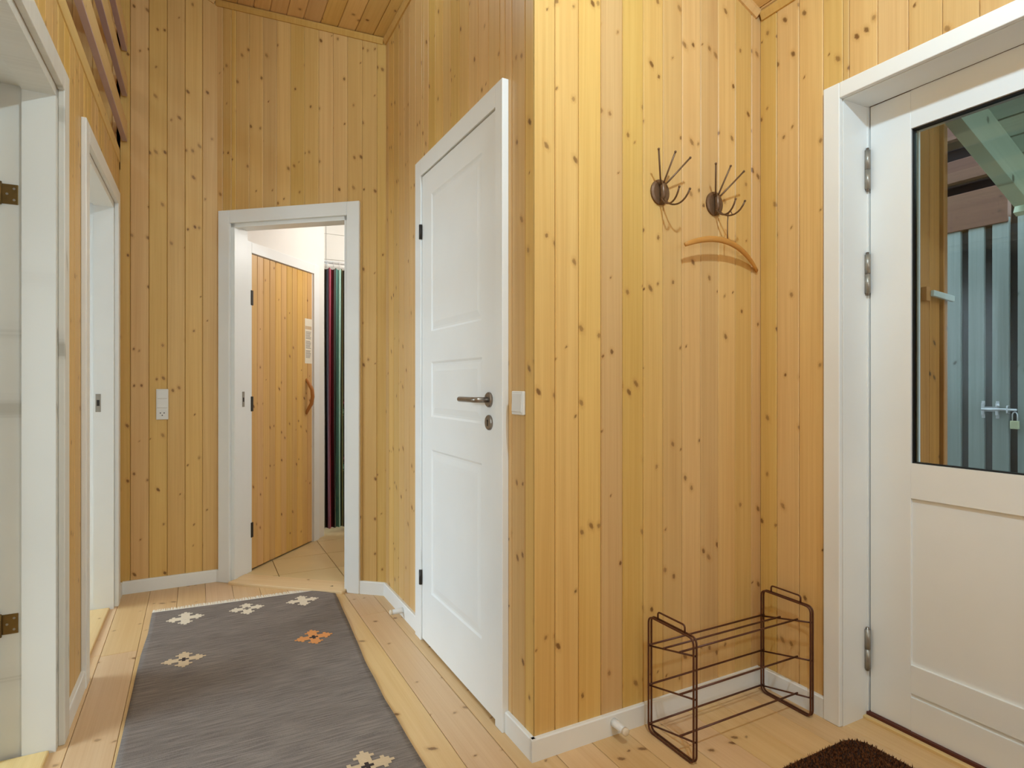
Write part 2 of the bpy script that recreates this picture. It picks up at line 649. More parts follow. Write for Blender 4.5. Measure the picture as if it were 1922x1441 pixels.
# ------------------------------------------------------------------ floor
PITCH = 0.1335
floor_o = obj('floor', bxo(-0.55, 2.02, YR - 0.05, 3.95, -0.06, -0.022), 'pine_back')
struct(floor_o)
k = -4
x = -0.0885 - PITCH * 4
while x < 2.0:
    xa, xb = max(x, -0.50), min(x + PITCH, 2.022)
    x += PITCH
    if xb - xa < 0.02:
        continue
    yend = 3.93 if xa < XW else YH + 0.03
    cuts = [YR]
    y = YR + random.uniform(1.2, 3.4)
    while y < yend - 0.6:
        cuts.append(y)
        y += random.uniform(2.2, 3.6)
    cuts.append(yend)
    for ya, yb in zip(cuts, cuts[1:]):
        bm = bxo(-(xb - xa) / 2 + 0.0007, (xb - xa) / 2 - 0.0007, 0, yb - ya - 0.001, -0.02, 0)
        es = [e for e in bm.edges if all(v.co.z > -0.001 for v in e.verts)]
        bmesh.ops.bevel(bm, geom=es, offset=0.0016, segments=1, affect='EDGES')
        obj('plank', bm, 'floor', floor_o, T(((xa + xb) / 2, ya, 0)))

# ------------------------------------------------------------------ ceiling (sloping, boards along the hall)
ang = math.atan(ZS)
F_C = T((XW, 0, Z0)) @ Matrix.Rotation(ang, 4, 'Y')      # local x runs down the slope to the right
cx0, cx1 = -2.6 / math.cos(ang), (XE + 0.2 - XW) / math.cos(ang)
ceil_o = obj('ceiling', bxo(cx0, cx1, YR - 0.1, 4.1, 0.016, 0.08), 'pine_back', None, F_C)
struct(ceil_o)
x = cx0
while x < cx1 - 0.02:
    xb = min(x + 0.0875, cx1)
    bm = bxo(-(xb - x) / 2 + 0.0006, (xb - x) / 2 - 0.0006, YR - 0.1, 4.1, 0.0, 0.014)
    es = [e for e in bm.edges if all(v.co.z < 0.001 for v in e.verts) and abs(e.verts[0].co.x - e.verts[1].co.x) < 1e-5]
    bmesh.ops.bevel(bm, geom=es, offset=0.0035, segments=1, affect='EDGES')
    obj('board', bm, 'ceil', ceil_o, T(((x + xb) / 2, 0, 0)))
    x = xb

# ------------------------------------------------------------------ walls
ZCAS = 2.140                     # top of the door casings
ZOP = 2.065                      # top of the door openings


def xy(F, u):
    p = F @ Vector((u, FACE, 0))
    return p.x, p.y


DOOR_W = (DD.y - 2.53, DD.y - 1.79)
w_right = clad_wall('wall_right', F_W, DD.y - YH - FACE, lambda u: zc(XW + FACE), [(DOOR_W[0] - 0.03, DOOR_W[1] + 0.03, ZOP + 0.03)],
                    joints(DD.y - YH - FACE, 0.0875, 0.047), ext=(0.022, -0.04))
wl = XE - XW - FACE
w_hook = clad_wall('wall_front', F_H @ T((FACE, 0, 0)), wl, lambda u: zc(XW + FACE + u), [], joints(wl, 0.0875, 0.0775), ext=(-0.03, 0.03))
EL = YH - YR
DOOR_E = (YH - 1.239, YH - 0.27)
w_entry = clad_wall('wall_entry', F_E @ T((-0.0, 0, 0)), EL, lambda u: zc(XE + FACE), [(DOOR_E[0], DOOR_E[1], 2.091)],
                    joints(EL, 0.0925, 0.06), thick=0.17, ext=(0.014, 0))
DOOR_D = (0.0876, 0.8220)
w_diag = clad_wall('wall_corner', F_D, DL, lambda u: zc(xy(F_D, u)[0]), [(DOOR_D[0], DOOR_D[1], 2.070)],
                   joints(DL, 0.0875, 0.03), thick=0.12, ext=(0.012, 0.022))
KL = DB.x + 0.353
w_back = clad_wall('wall_back', F_K, KL, lambda u: zc(-0.353 + u), [], joints(KL, 0.0875, 0.035), thick=0.06, ext=(0.03, 0.012))
# the back wall runs on above the loft
LL = uL(YB)
D1 = (uL(1.49), uL(2.325))       # near left doorway
D2 = (uL(2.785), uL(3.645))      # far left doorway
LOFT = 2.335
w_left = clad_wall('wall_left', F_L, LL, lambda u: LOFT, [(D1[0], D1[1], ZOP), (D2[0], D2[1], ZOP)], joints(LL, 0.0875, 0.05),
                   thick=0.10, ext=(0, 0.014))
RL = XE - XL0
w_rear = clad_wall('wall_rear', F_R, RL, lambda u: zc(XE - u), [], joints(RL, 0.0875))

# loft front above the left wall: horizontal boards with open gaps, boarded loft behind
struct(obj('trim_1', bxo(0, LL, 0.010, 0.060, LOFT, 2.405, 0.003), 'rail_pine', None, F_L))
for i, za in enumerate((2.457, 2.702, 2.947)):
    tr_ = obj('trim_%d' % (i + 2), bxo(0, LL, -0.024, 0.001, za, za + 0.096, 0.003), 'rail_pine', None, F_L)
    struct(tr_)
    obj('underside_shade', bxo(0, LL, -0.023, 0.002, za - 0.004, za + 0.002, 0.001), 'mauve_shade', tr_)  # thin strip paints the shaded look of the rail's underside
obj_l = obj('wall_loft', bxo(-2.55, -2.45, YR, 4.0, 2.2, 4.6), 'pine_back')
struct(obj_l)
obj_b = clad_wall('wall_loft_back', frame(-2.5, YB, 1, 0), 2.14, lambda u: zc(-2.5 + u), [], joints(2.14, 0.0875), zlow=2.3, thick=0.06)
struct(obj('floor_loft', bxo(-2.5, XL0 - 0.02, YR, 4.0, 2.28, 2.33), 'pine_back'))
struct(obj('wall_loft_rear', bxo(-2.5, XL0 - 0.02, YR - 0.1, YR, 2.2, 4.6), 'pine_back'))

# ceiling trims
TR = 'pine_end'


def trim(n, a, b, sz=0.03, out=0.018):
    """moulding between two points, hanging below the ceiling line"""
    a, b = Vector(a), Vector(b)
    d = b - a
    L = d.length
    ex = d.normalized()
    h = Vector((d.x, d.y, 0)).normalized()
    ny = Vector((-h.y, h.x, 0))            # into the wall
    ez = ex.cross(ny)
    mx = Matrix(((ex.x, ny.x, ez.x, a.x), (ex.y, ny.y, ez.y, a.y), (ex.z, ny.z, ez.z, a.z), (0, 0, 0, 1)))
    bm = prism(new(), [(0.004, 0.0), (0.0, -sz), (-out * 0.45, -sz), (-out, -sz * 0.35), (-out, 0.0)], 'x', 0, L)
    struct(obj('trim_%d' % n, bm, TR, None, mx))


def top(F, u, f=0.0):
    p = F @ Vector((u, FACE + f, 0))
    return (p.x, p.y, zc(p.x))


trim(5, top(F_W, 0), top(F_W, DD.y - YH))
trim(6, top(F_D, 0), top(F_D, DL))
trim(7, top(F_K, 0), top(F_K, KL))
trim(8, top(F_H, 0), top(F_H, XE - XW))
trim(9, top(F_E, 0), top(F_E, EL))

# ------------------------------------------------------------------ skirting boards
BBH = 0.069


def skirt(side, F, segs, ext=(0, 0)):
    root = empty('baseboard_%s' % side, F)
    struct(root)
    for a, b in segs:
        bm = prism(new(), [(0.0, 0.0), (FACE, 0.0), (FACE, BBH), (0.003, BBH), (0.0, BBH - 0.004)], 'x', a, b)
        obj('skirting', bm, 'white', root)
    return root


skirt('front', F_H, [(0.0, XE - XW)])
skirt('right', F_W, [(0.0, DOOR_W[0] - 0.078), (DOOR_W[1] + 0.058, DD.y - YH - 0.0008)])
skirt('corner', F_D, [(0.0, 0.0137), (0.895, DL + 0.004)])
skirt('back', F_K, [(0.0, KL + 0.004)])
skirt('left', F_L, [(D1[1] + 0.07, D2[0] - 0.07), (D2[1] + 0.07, LL)])
skirt('entry', F_E, [(0.0, DOOR_E[0] - 0.06)])

# ------------------------------------------------------------------ doorways on the left
def casing_set(root, a, b, zt, w, mat, y0=-0.004, y1=FACE, zb=0.0, bev=0.003):
    obj('casing', bxo(a - w, a, y0, y1, zb, zt + w, bev), mat, root)
    obj('casing', bxo(b, b + w, y0, y1, zb, zt + w, bev), mat, root)
    obj('casing', bxo(a, b, y0, y1, zt, zt + w, bev), mat, root)


def left_door(n, a, b, mat, hinged):
    root = empty('door_%d' % n, F_L)
    struct(root, 'white door frame in the left wall, %s' % ('nearest the camera with brass hinges' if hinged else 'beyond the near one'))
    casing_set(root, a, b, ZOP, 0.072, mat)
    t = 0.03
    depth = 0.098
    for s in (0, 1):
        if s == 0:
            jb = box(bxo(a - 0.001, a + t, FACE, depth, 0, ZOP), a - 0.001, a + t - 0.013, depth, depth + 0.055, 0, ZOP)
        else:
            jb = box(bxo(b - t, b + 0.001, FACE, depth, 0, ZOP), b - t + 0.013, b + 0.001, depth, depth + 0.055, 0, ZOP)
        obj('jamb', jb, mat, root)
    obj('head_jamb', box(bxo(a, b, FACE, depth, ZOP - t, ZOP), a, b, depth, depth + 0.055, ZOP - t + 0.013, ZOP), mat, root)
    obj('threshold', bxo(a + t, b - t, 0.03, depth + 0.055, -0.02, 0.012, 0.005), 'sill', root)
    return root


d1 = left_door(1, D1[0], D1[1], 'white_wood', True)
# the open leaf of the near doorway, swung into the room beyond
leaf = obj('leaf', bxo(D1[1] - 0.052, D1[1] - 0.014, 0.156, 0.92, 0.012, ZOP - 0.022, 0.002), 'white', d1)
for z in (1.715, 0.413):
    hg = obj('hinge', bxo(D1[1] - 0.0195, D1[1] - 0.0165, 0.108, 0.150, z - 0.03, z + 0.03, 0.001), 'brass', d1)
    obj('knuckle', tube(new(), [(D1[1] - 0.026, 0.152, z - 0.034), (D1[1] - 0.026, 0.152, z + 0.034)], 0.0065), 'brass', hg, None, True)
    for dx, dz in ((0.118, 0.017), (0.118, -0.017), (0.135, 0.0)):
        obj('screw', disc(new(), (D1[1] - 0.0195, dx, z + dz), 0.0035, 'x', 0.0, -0.0012, 10), 'hinge_grey', hg)
d2 = left_door(2, D2[0], D2[1], 'white', False)
st = obj('strike_plate', bxo(D2[1] - 0.032, D2[1] - 0.029, 0.068, 0.090, 1.0, 1.09, 0.0008), 'hinge_grey', d2)
obj('latch_slot', bxo(D2[1] - 0.0328, D2[1] - 0.0316, 0.073, 0.085, 1.03, 1.06), 'dark', st)

# rooms behind the left wall (only their daylight and a strip of floor show)
struct(obj('floor_left_rooms', bxo(-3.05, XL0 - 0.1, YR, 4.6, -0.06, -0.002), 'sill'))
struct(obj('ceiling_left_rooms', bxo(-3.05, -0.47, YR, 4.6, 2.25, 2.275), 'white_wall'))
struct(obj('wall_left_rooms', bxo(-3.05, -0.50, 2.50, 2.58, 0.0, 2.25), 'white_wall'))
struct(obj('wall_left_rooms_end', bxo(-3.05, -0.50, 4.6, 4.7, -0.02, 2.25), 'white_wall'))
struct(obj('wall_left_rooms_rear', bxo(-3.05, -0.50, YR - 0.1, YR, -0.02, 2.25), 'white_wall'))
bm = new()
for a, b, z0, z1 in ((YR, 0.4, 0, 2.25), (2.0, 2.95, 0, 2.25), (4.45, 4.6, 0, 2.25), (0.4, 2.0, 0, 0.93), (0.4, 2.0, 2.17, 2.25),
                     (2.95, 4.45, 0, 0.93), (2.95, 4.45, 2.17, 2.25)):
    box(bm, -3.12, -3.02, a, b, z0, z1)
struct(obj('wall_outer', bm, 'white_wall'))
for i, (a, b) in enumerate(((0.4, 2.0), (2.95, 4.45))):
    bm = new()
    for ya, yb in ((a, a + 0.05), (b - 0.05, b), ((a + b) / 2 - 0.03, (a + b) / 2 + 0.03)):
        box(bm, -3.10, -3.04, ya, yb, 0.93, 2.17)
    box(bm, -3.10, -3.04, a, b, 0.93, 0.98)
    box(bm, -3.10, -3.04, a, b, 2.12, 2.17)
    wn = obj('window_%d' % (i + 1), bm, 'white')
    struct(wn)
    obj('pane', bxo(-3.076, -3.07, a + 0.05, b - 0.05, 0.98, 2.12), 'glass', wn)

# ------------------------------------------------------------------ passage to the bathroom (angled wall)
a, b = DOOR_D
d3 = empty('door_3', F_D)
struct(d3, 'white doorway casing in the angled wall, opening on a tiled room')
casing_set(d3, a, b, 2.062, 0.074, 'white')
bm = bxo(a - 0.004, a + 0.022, FACE, 0.045, 0, 2.062)
box(bm, a - 0.004, a + 0.010, 0.045, 0.145, 0, 2.062)
obj('jamb', bm, 'white', d3)
bm = bxo(b - 0.022, b + 0.004, FACE, 0.045, 0, 2.062)
box(bm, b - 0.010, b + 0.004, 0.045, 0.145, 0, 2.062)
obj('jamb', bm, 'white', d3)
bm = bxo(a, b, FACE, 0.045, 2.040, 2.066)
box(bm, a, b, 0.045, 0.145, 2.052, 2.066)
obj('head_jamb', bm, 'white', d3)
obj('threshold', bxo(a + 0.01, b - 0.01, -0.03, 0.125, -0.02, 0.016, 0.006), 'sill', d3)
st = obj('strike_plate', bxo(a + 0.0098, a + 0.0115, 0.096, 0.116, 1.005, 1.095, 0.0006), 'hinge_grey', d3)
obj('latch_slot', bxo(a + 0.0112, a + 0.0122, 0.101, 0.111, 1.035, 1.06), 'dark', st)

# ------------------------------------------------------------------ bathroom beyond
# sauna wall, at a right angle to the angled wall
bm = new()
SDA, SDB, SDZ = 0.189, 0.866, 1.925
for p, q, z0, z1 in ((0.145, SDA - 0.003, 0, 2.5), (SDB + 0.003, 1.040, 0, 2.5), (SDA - 0.003, SDB + 0.003, SDZ + 0.004, 2.5)):
    box(bm, p, q, 0.006, 0.09, z0, z1)
struct(obj('wall_sauna', bm, 'white_wall', None, F_S))
struct(obj('sauna_light_stop', bxo(0.10, 1.03, 0.0905, 0.12, -0.03, 2.5), 'pine_back', None, F_S))  # unseen panel added behind the leaf to stop light leaking past it
d6 = empty('door_6', F_S)
struct(d6, 'pine board sauna door in a white frame seen through the doorway')
for nm, (p, q, z0, z1) in (('casing', (0.146, SDA - 0.002, 0, SDZ + 0.072)), ('casing', (SDB + 0.014, 0.950, 0, SDZ + 0.072)),
                           ('casing', (SDA - 0.002, SDB + 0.014, SDZ + 0.006, SDZ + 0.072))):
    obj(nm, bxo(p, q, -0.008, 0.006, z0, z1, 0.002), 'white', d6)
lf = obj('leaf', bxo(SDA, SDB, 0.014, 0.05, 0.022, SDZ), 'pine_back', d6)
nb = 11
pw = (SDB - SDA) / nb
for i in range(nb):
    obj('board', board_mesh(pw - 0.0012, 0.022, SDZ, SDZ, 0.016, 0.004), 'sauna', lf, T((SDA + pw * (i + 0.5), 0.0, 0)))
for z in (1.66, 1.02, 0.26):
    obj('hinge', bxo(SDA - 0.012, SDA + 0.008, -0.012, 0.004, z - 0.045, z + 0.045, 0.002), 'dark', d6)
hp = [(0.79, 0.0, 1.175), (0.79, -0.018, 1.15), (0.79, -0.046, 1.10), (0.79, -0.050, 1.05), (0.79, -0.040, 1.0), (0.79, -0.012, 0.955),
      (0.79, 0.0, 0.93)]
hd = obj('handle', tube(new(), hp, [0.008, 0.012, 0.013, 0.013, 0.013, 0.011, 0.008], 10), 'handle_wood', d6, None, True)
nt = tag(obj('notice', bxo(0.772, 0.858, -0.0015, 0.0, 1.285, 1.60), 'paper', None, F_S), 'narrow printed paper notice pinned on the sauna door', 'notice')
obj('heading_band', bxo(0.776, 0.854, -0.0022, -0.0015, 1.525, 1.548), 'beige', nt)
z = 1.505
i = 0
while z > 1.31:
    if i % 7 != 6:
        obj('printed_line', bxo(0.782, 0.848 - 0.012 * ((i * 5) % 4) / 3, -0.0021, -0.0015, z, z + 0.0045), 'ink', nt)
    z -= 0.0095
    i += 1

# bathroom shell
TW = 4.80
struct(obj('wall_bath_back', bxo(0.55, 2.4, TW + 0.008, TW + 0.1, 0, 2.5), 'grout'))
wbb = bpy.data.objects['wall_bath_back']
tile_me = None
for ix in range(9):
    for iz in range(13):
        if tile_me is None:
            bm = bxo(-0.0735, 0.0735, 0, 0.009, -0.0985, 0.0985, 0.0012)
            t_o = obj('tile', bm, 'tile', wbb, T((0.897 + 0.075 + (ix - 2) * 0.15, TW, 0.11 + iz * 0.2 - 0.095)))
            tile_me = t_o.data
        else:
            t2 = t_o.copy()
            C.objects.link(t2)
            t2.matrix_local = T((0.897 + 0.075 + (ix - 2) * 0.15, TW, 0.11 + iz * 0.2 - 0.095))
struct(obj('wall_bath_right', bxo(2.3, 2.4, 2.6, TW, 0, 2.5), 'white_wall'))
struct(obj('wall_bath_front', bxo(1.02, 2.4, 2.55, 2.62, 0, 2.5), 'white_wall'))
bm = prism(new(), [(0.0, 0.115), (1.07, 0.115), (2.35, 1.0), (2.35, 2.6), (0.9, 2.6), (0.0, 1.2)], 'z', 2.45, 2.5)
struct(obj('ceiling_bath', bm, 'white_wall', None, F_D))
fb = prism(new(), [(0.06, 0.06), (0.86, 0.06), (2.0, 0.6), (2.0, 2.2), (0.6, 2.2), (0.06, 1.2)], 'z', -0.03, 0.004)
fl = obj('floor_bath', fb, 'fgrout', None, F_D)
struct(fl)
inv = F_D.inverted()
# tiles aligned with the house, cut to the room's outline by keeping only those behind the angled wall
fme = None
n = Vector((-dv.y, dv.x))
for ix in range(-2, 5):
    for iy in range(0, 6):
        x0, y0 = 0.768 + ix * 0.337, 3.42 + iy * 0.337
        pts = [(x0 + 0.002, y0 + 0.002), (x0 + 0.335, y0 + 0.002), (x0 + 0.335, y0 + 0.335), (x0 + 0.002, y0 + 0.335)]
        # clip by half plane behind the threshold
        def side(p):
            return (Vector(p) - DB).dot(n) - 0.118
        out = []
        for i in range(4):
            p, q = pts[i], pts[(i + 1) % 4]
            sp, sq = side(p), side(q)
            if sp >= 0:
                out.append(p)
            if sp * sq < 0:
                t = sp / (sp - sq)
                out.append((p[0] + (q[0] - p[0]) * t, p[1] + (q[1] - p[1]) * t))
        if len(out) < 3 or y0 > TW:
            continue
        bm = prism(new(), [(p[0] - x0, min(p[1], TW) - y0) for p in out], 'z', 0.0, 0.008)
        o = obj('tile', bm, 'ftile', fl)
        o.matrix_local = inv @ T((x0, y0, 0.003))

# striped shower curtain on a rod in front of the tiles
cy = 4.66
cr_o = empty('shower_curtain', T((0.86, cy, 0)))
tag(cr_o, 'striped shower curtain in maroon, teal and black hanging before white tiles', 'curtain')
me = bpy.data.meshes.new('cloth')
nx, nz = 90, 14
verts, faces, uvs = [], [], []
for i in range(nx + 1):
    s = i / nx
    for j in range(nz + 1):
        q = j / nz
        amp = 0.020 + 0.006 * math.sin(3.1 * q + s * 5)
        yy = amp * math.sin(s * 2 * math.pi * 6.5 + 0.5 * math.sin(q * 2.5)) + 0.008 * math.sin(s * 31)
        verts.append((s * 0.27 + 0.004 * math.sin(q * 4 + s * 9), yy, 0.045 + q * 1.985 - (0.018 * abs(math.sin(s * math.pi * 6.5)) if j == nz else 0)))
for i in range(nx):
    for j in range(nz):
        a0 = i * (nz + 1) + j
        faces.append((a0, a0 + nz + 1, a0 + nz + 2, a0 + 1))
me.from_pydata(verts, [], faces)
uvl = me.uv_layers.new(name='UVMap')
for lp in me.loops:
    uvl.data[lp.index].uv = ((verts[lp.vertex_index][0] / 0.27 * 1.9) % 1.0, verts[lp.vertex_index][2])
me.materials.append(M['curtain'])
obj('cloth', me, None, cr_o, None, True)
obj('rod', tube(new(), [(-0.03, 0, 2.065), (1.2, 0, 2.065)], 0.011, 10), 'white', cr_o, None, True)
for i in range(6):
    ring = [(0.02 + i * 0.045, 0.016 * math.cos(k * math.pi / 6), 2.057 + 0.022 * math.sin(k * math.pi / 6)) for k in range(12)]
    obj('ring', tube(new(), ring, 0.002, 6, True), 'plastic', cr_o)

# ------------------------------------------------------------------ white panel door in the right wall
a, b = DOOR_W
d4 = empty('door_4', F_W)
struct(d4, 'closed white panelled door with steel lever handle in the right wall')
ca, cb = a - 0.0, b + 0.0
obj('casing', bxo(a - 0.078, a - 0.004, -0.010, FACE, 0, ZCAS, 0.002), 'white', d4)
obj('casing', bxo(b + 0.004, b + 0.057, -0.010, FACE, 0, ZCAS, 0.002), 'white', d4)
obj('casing', bxo(a - 0.004, b + 0.004, -0.010, FACE, ZOP, ZCAS, 0.002), 'white', d4)
bm = bxo(a - 0.03, a - 0.003, FACE, 0.09, 0, ZOP + 0.02)
box(bm, b + 0.003, b + 0.03, FACE, 0.09, 0, ZOP + 0.02)
box(bm, a - 0.03, b + 0.03, FACE, 0.09, ZOP, ZOP + 0.02)
obj('jamb', bm, 'white', d4)


def panel_leaf(x0, x1, z0, z1, panels, yf, th, g=0.020, dep=0.0045):
    """moulded door leaf: front face with shallow raised fields surrounded by a groove"""
    bm = new()
    xs = sorted({x0, x1, *[p[0] for p in panels], *[p[1] for p in panels]})
    zs = sorted({z0, z1, *[p[2] for p in panels], *[p[3] for p in panels]})
    for xa, xb in zip(xs, xs[1:]):
        for za, zb in zip(zs, zs[1:]):
            hit = None
            for p in panels:
                if p[0] - 1e-6 <= xa and xb <= p[1] + 1e-6 and p[2] - 1e-6 <= za and zb <= p[3] + 1e-6:
                    hit = p
            if not hit:
                bm.faces.new([bm.verts.new(v) for v in ((xa, yf, za), (xb, yf, za), (xb, yf, zb), (xa, yf, zb))])
    for (xa, xb, za, zb) in panels:
        def loop(i, y):
            return [bm.verts.new(v) for v in ((xa + i, y, za + i), (xb - i, y, za + i), (xb - i, y, zb - i), (xa + i, y, zb - i))]
        L = [loop(0, yf), loop(g * 0.4, yf + dep), loop(g * 0.8, yf + dep), loop(g * 2.0, yf + 0.001)]
        for A, B in zip(L, L[1:]):
            for k in range(4):
                bm.faces.new((A[k], A[(k + 1) % 4], B[(k + 1) % 4], B[k]))
        bm.faces.new(L[-1])
    # sides and back
    f = [(x0, yf, z0), (x1, yf, z0), (x1, yf, z1), (x0, yf, z1)]
    bk = [(x, yf + th, z) for x, _, z in f]
    for k in range(4):
        bm.faces.new([bm.verts.new(v) for v in (f[(k + 1) % 4], f[k], bk[k], bk[(k + 1) % 4])])
    bm.faces.new([bm.verts.new(v) for v in bk[::-1]])
    bmesh.ops.remove_doubles(bm, verts=bm.verts, dist=1e-5)
    bmesh.ops.recalc_face_normals(bm, faces=bm.faces)
    return bm


pa, pb = a + 0.115, b - 0.115
lf4 = obj('leaf', panel_leaf(a, b, 0.012, ZOP - 0.005, [(pa, pb, 1.365, 1.955), (pa, pb, 1.00, 1.235), (pa, pb, 0.24, 0.86)], -0.003, 0.04), 'white', d4)
for z in (1.8156, 0.282):
    obj('hinge', tube(new(), [(a - 0.003, -0.010, z - 0.032), (a - 0.003, -0.010, z + 0.032)], 0.0075, 10), 'dark', d4, None, True)
hx = DD.y - 1.842
hn = obj('handle', disc(new(), (hx, -0.003, 1.086), 0.026, 'y', 0.0, -0.009, 24, None, 0.12), 'steel', lf4)
lv = obj('lever', tube(new(), rounded([(hx, -0.010, 1.086), (hx, -0.058, 1.086), (hx - 0.135, -0.058, 1.086)], 0.018, 5, False), 0.0095, 12), 'steel', lf4, None, True)
es = obj('escutcheon', disc(new(), (hx, -0.003, 1.008), 0.026, 'y', 0.0, -0.008, 24, None, 0.12), 'steel', lf4)
bm = disc(new(), (hx, -0.011, 1.014), 0.0045, 'y', 0.0, -0.0012, 12)
box(bm, hx - 0.0026, hx + 0.0026, -0.0122, -0.011, 0.996, 1.013)
obj('keyhole', bm, 'dark', lf4)

# ------------------------------------------------------------------ entry door
a, b = DOOR_E
d5 = empty('door_5', F_E)
struct(d5, 'white half-glazed entry door with three hinges on its left')
EC = 0.058
obj('casing', bxo(a - EC, a, -0.004, FACE, 0, 2.141, 0.003), 'white', d5)
obj('casing', bxo(b, b + EC, -0.004, FACE, 0, 2.141, 0.003), 'white', d5)
obj('casing', bxo(a, b, -0.004, FACE, 2.089, 2.141, 0.003), 'white', d5)
LY = 0.150                        # leaf face lies this deep in the reveal
obj('reveal', bxo(a - 0.001, a + 0.002, FACE, LY - 0.004, 0, 2.10), 'white', d5)
obj('reveal', bxo(b - 0.002, b + 0.001, FACE, LY - 0.004, 0, 2.10), 'white', d5)
obj('reveal', bxo(a, b, FACE, LY - 0.004, 2.088, 2.092), 'white', d5)
fa = a
bm = bxo(fa - 0.03, fa + 0.006, LY - 0.006, LY + 0.06, 0, 2.12)
box(bm, fa - 0.03, fa - 0.002, LY - 0.02, LY - 0.006, 0, 2.12)
box(bm, b - 0.006, b + 0.03, LY - 0.006, LY + 0.06, 0, 2.12)
box(bm, fa - 0.03, b + 0.03, LY - 0.006, LY + 0.06, 2.094, 2.13)
obj('frame', bm, 'white', d5)
obj('threshold', bxo(fa, b, LY - 0.028, LY + 0.06, -0.02, 0.010, 0.002), 'sill', d5)
obj('weather_strip', bxo(fa + 0.004, b - 0.004, LY - 0.012, LY + 0.045, 0.010, 0.020), 'red_sill', d5)
la, lb, lz0, lz1 = fa + 0.010, b - 0.010, 0.020, 2.088
ga, gb, gz0, gz1 = la + 0.131, lb - 0.131, 0.884, 1.965
lf5 = empty('leaf', None)
lf5.parent = d5
YF, YBK = LY, LY + 0.056
obj('stile', bxo(la, ga, YF, YBK, lz0, lz1, 0.002), 'white', lf5)
obj('stile', bxo(gb, lb, YF, YBK, lz0, lz1, 0.002), 'white', lf5)
obj('rail', bxo(ga, gb, YF, YBK, gz1, lz1, 0.0), 'white', lf5)
obj('rail', bxo(ga, gb, YF, YBK, 0.771, gz0, 0.0), 'white', lf5)
bm = bxo(ga, gb, YF, YBK, lz0, 0.128)
box(bm, ga, gb, YF, YBK, 0.142, 0.232)
box(bm, ga, gb, YF + 0.006, YBK, 0.128, 0.142)
obj('rail', bm, 'white', lf5)
bm = panel_leaf(ga - 0.004, gb + 0.004, 0.228, 0.775, [], YF + 0.009, 0.02)
pnl = obj('panel', bm, 'white', lf5)
seal = new()
for p in ((ga, ga + 0.004, gz0, gz1), (gb - 0.004, gb, gz0, gz1), (ga, gb, gz0, gz0 + 0.004), (ga, gb, gz1 - 0.005, gz1)):
    box(seal, p[0], p[1], YF + 0.008, YF + 0.026, p[2], p[3])
obj('seal', seal, 'rubber', lf5)
gl_o = obj('glass_pane', bxo(ga + 0.002, gb - 0.002, YF + 0.016, YF + 0.020, gz0 + 0.002, gz1 - 0.002), 'glass', lf5)
spacer = new()
for p in ((ga + 0.004, ga + 0.008, gz0, gz1), (gb - 0.008, gb - 0.004, gz0, gz1)):
    box(spacer, p[0], p[1], YF + 0.021, YF + 0.030, p[2], p[3])
obj('spacer', spacer, 'hinge_grey', lf5)
for z in (1.872, 1.516, 0.235):
    hg = obj('hinge', tube(new(), [(la - 0.002, YF - 0.012, z - 0.066), (la - 0.002, YF - 0.012, z - 0.001)], 0.0095, 12), 'hinge_grey', d5, None, True)
    obj('knuckle', tube(new(), [(la - 0.002, YF - 0.012, z + 0.001), (la - 0.002, YF - 0.012, z + 0.066)], 0.0095, 12), 'hinge_grey', hg, None, True)
    obj('pin', tube(new(), [(la - 0.002, YF - 0.012, z - 0.074), (la - 0.002, YF - 0.012, z + 0.074)], 0.005, 8), 'steel', hg, None, True)

# ------------------------------------------------------------------ porch beyond the glass
OX = XE + 0.22
struct(obj('ground', bxo(OX, 30, -20, 20, -0.3, -0.12), 'deck'))
pf = obj('floor_porch', bxo(OX, 4.4, -2.5, 3.2, -0.11, -0.075), 'dark_back')
struct(pf)
y = -2.5
while y < 3.2:
    obj('plank', bxo(OX, 4.4, y, y + 0.118, -0.075, -0.05), 'deck', pf)
    y += 0.125
ps = obj('wall_porch_side', bxo(2.10, 2.645, 1.318, 1.40, -0.05, 2.6), 'dark_back')
struct(ps)
for i in range(7):
    x0 = 2.10 + i * 0.0735
    obj('board', bxo(-0.036, 0.036, 0, 0.02, -0.05, 2.55, 0.003), 'clad', ps, T((x0 + 0.036, 1.298, 0)))
obj('corner_board', bxo(-0.014, 0.014, 0, 0.11, -0.05, 2.55, 0.003), 'clad', ps, T((2.634, 1.286, 0)))
SX = 3.5
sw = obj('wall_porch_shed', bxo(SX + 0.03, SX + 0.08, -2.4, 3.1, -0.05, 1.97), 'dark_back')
struct(sw)
y = -2.4
sl_me = None
while y < 3.0:
    if sl_me is None:
        s_o = obj('slat', bxo(-0.011, 0.011, -0.034, 0.034, -0.05, 1.955, 0.002), wood('weathered_slats', srgb(144, 150, 146), srgb(108, 116, 114), srgb(70, 66, 62), axes='yz', knot_amt=0.2, rough=0.7), sw, T((SX, y + 0.034, 0)))
        sl_me = True
    else:
        s2 = s_o.copy()
        C.objects.link(s2)
        s2.matrix_local = T((SX, y + 0.034, 0))
    y += 0.1035
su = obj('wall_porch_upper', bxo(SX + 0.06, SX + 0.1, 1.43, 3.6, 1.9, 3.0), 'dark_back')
struct(su)
for z0, z1 in ((1.93, 2.12), (2.185, 2.30), (2.41, 2.56), (2.62, 2.9)):
    obj('board', bxo(0, 2.2, -0.02, 0.02, z0, z1, 0.003), 'brown_board', su, T((SX, 1.43, 0)) @ Matrix.Rotation(R(90), 4, 'Z'))
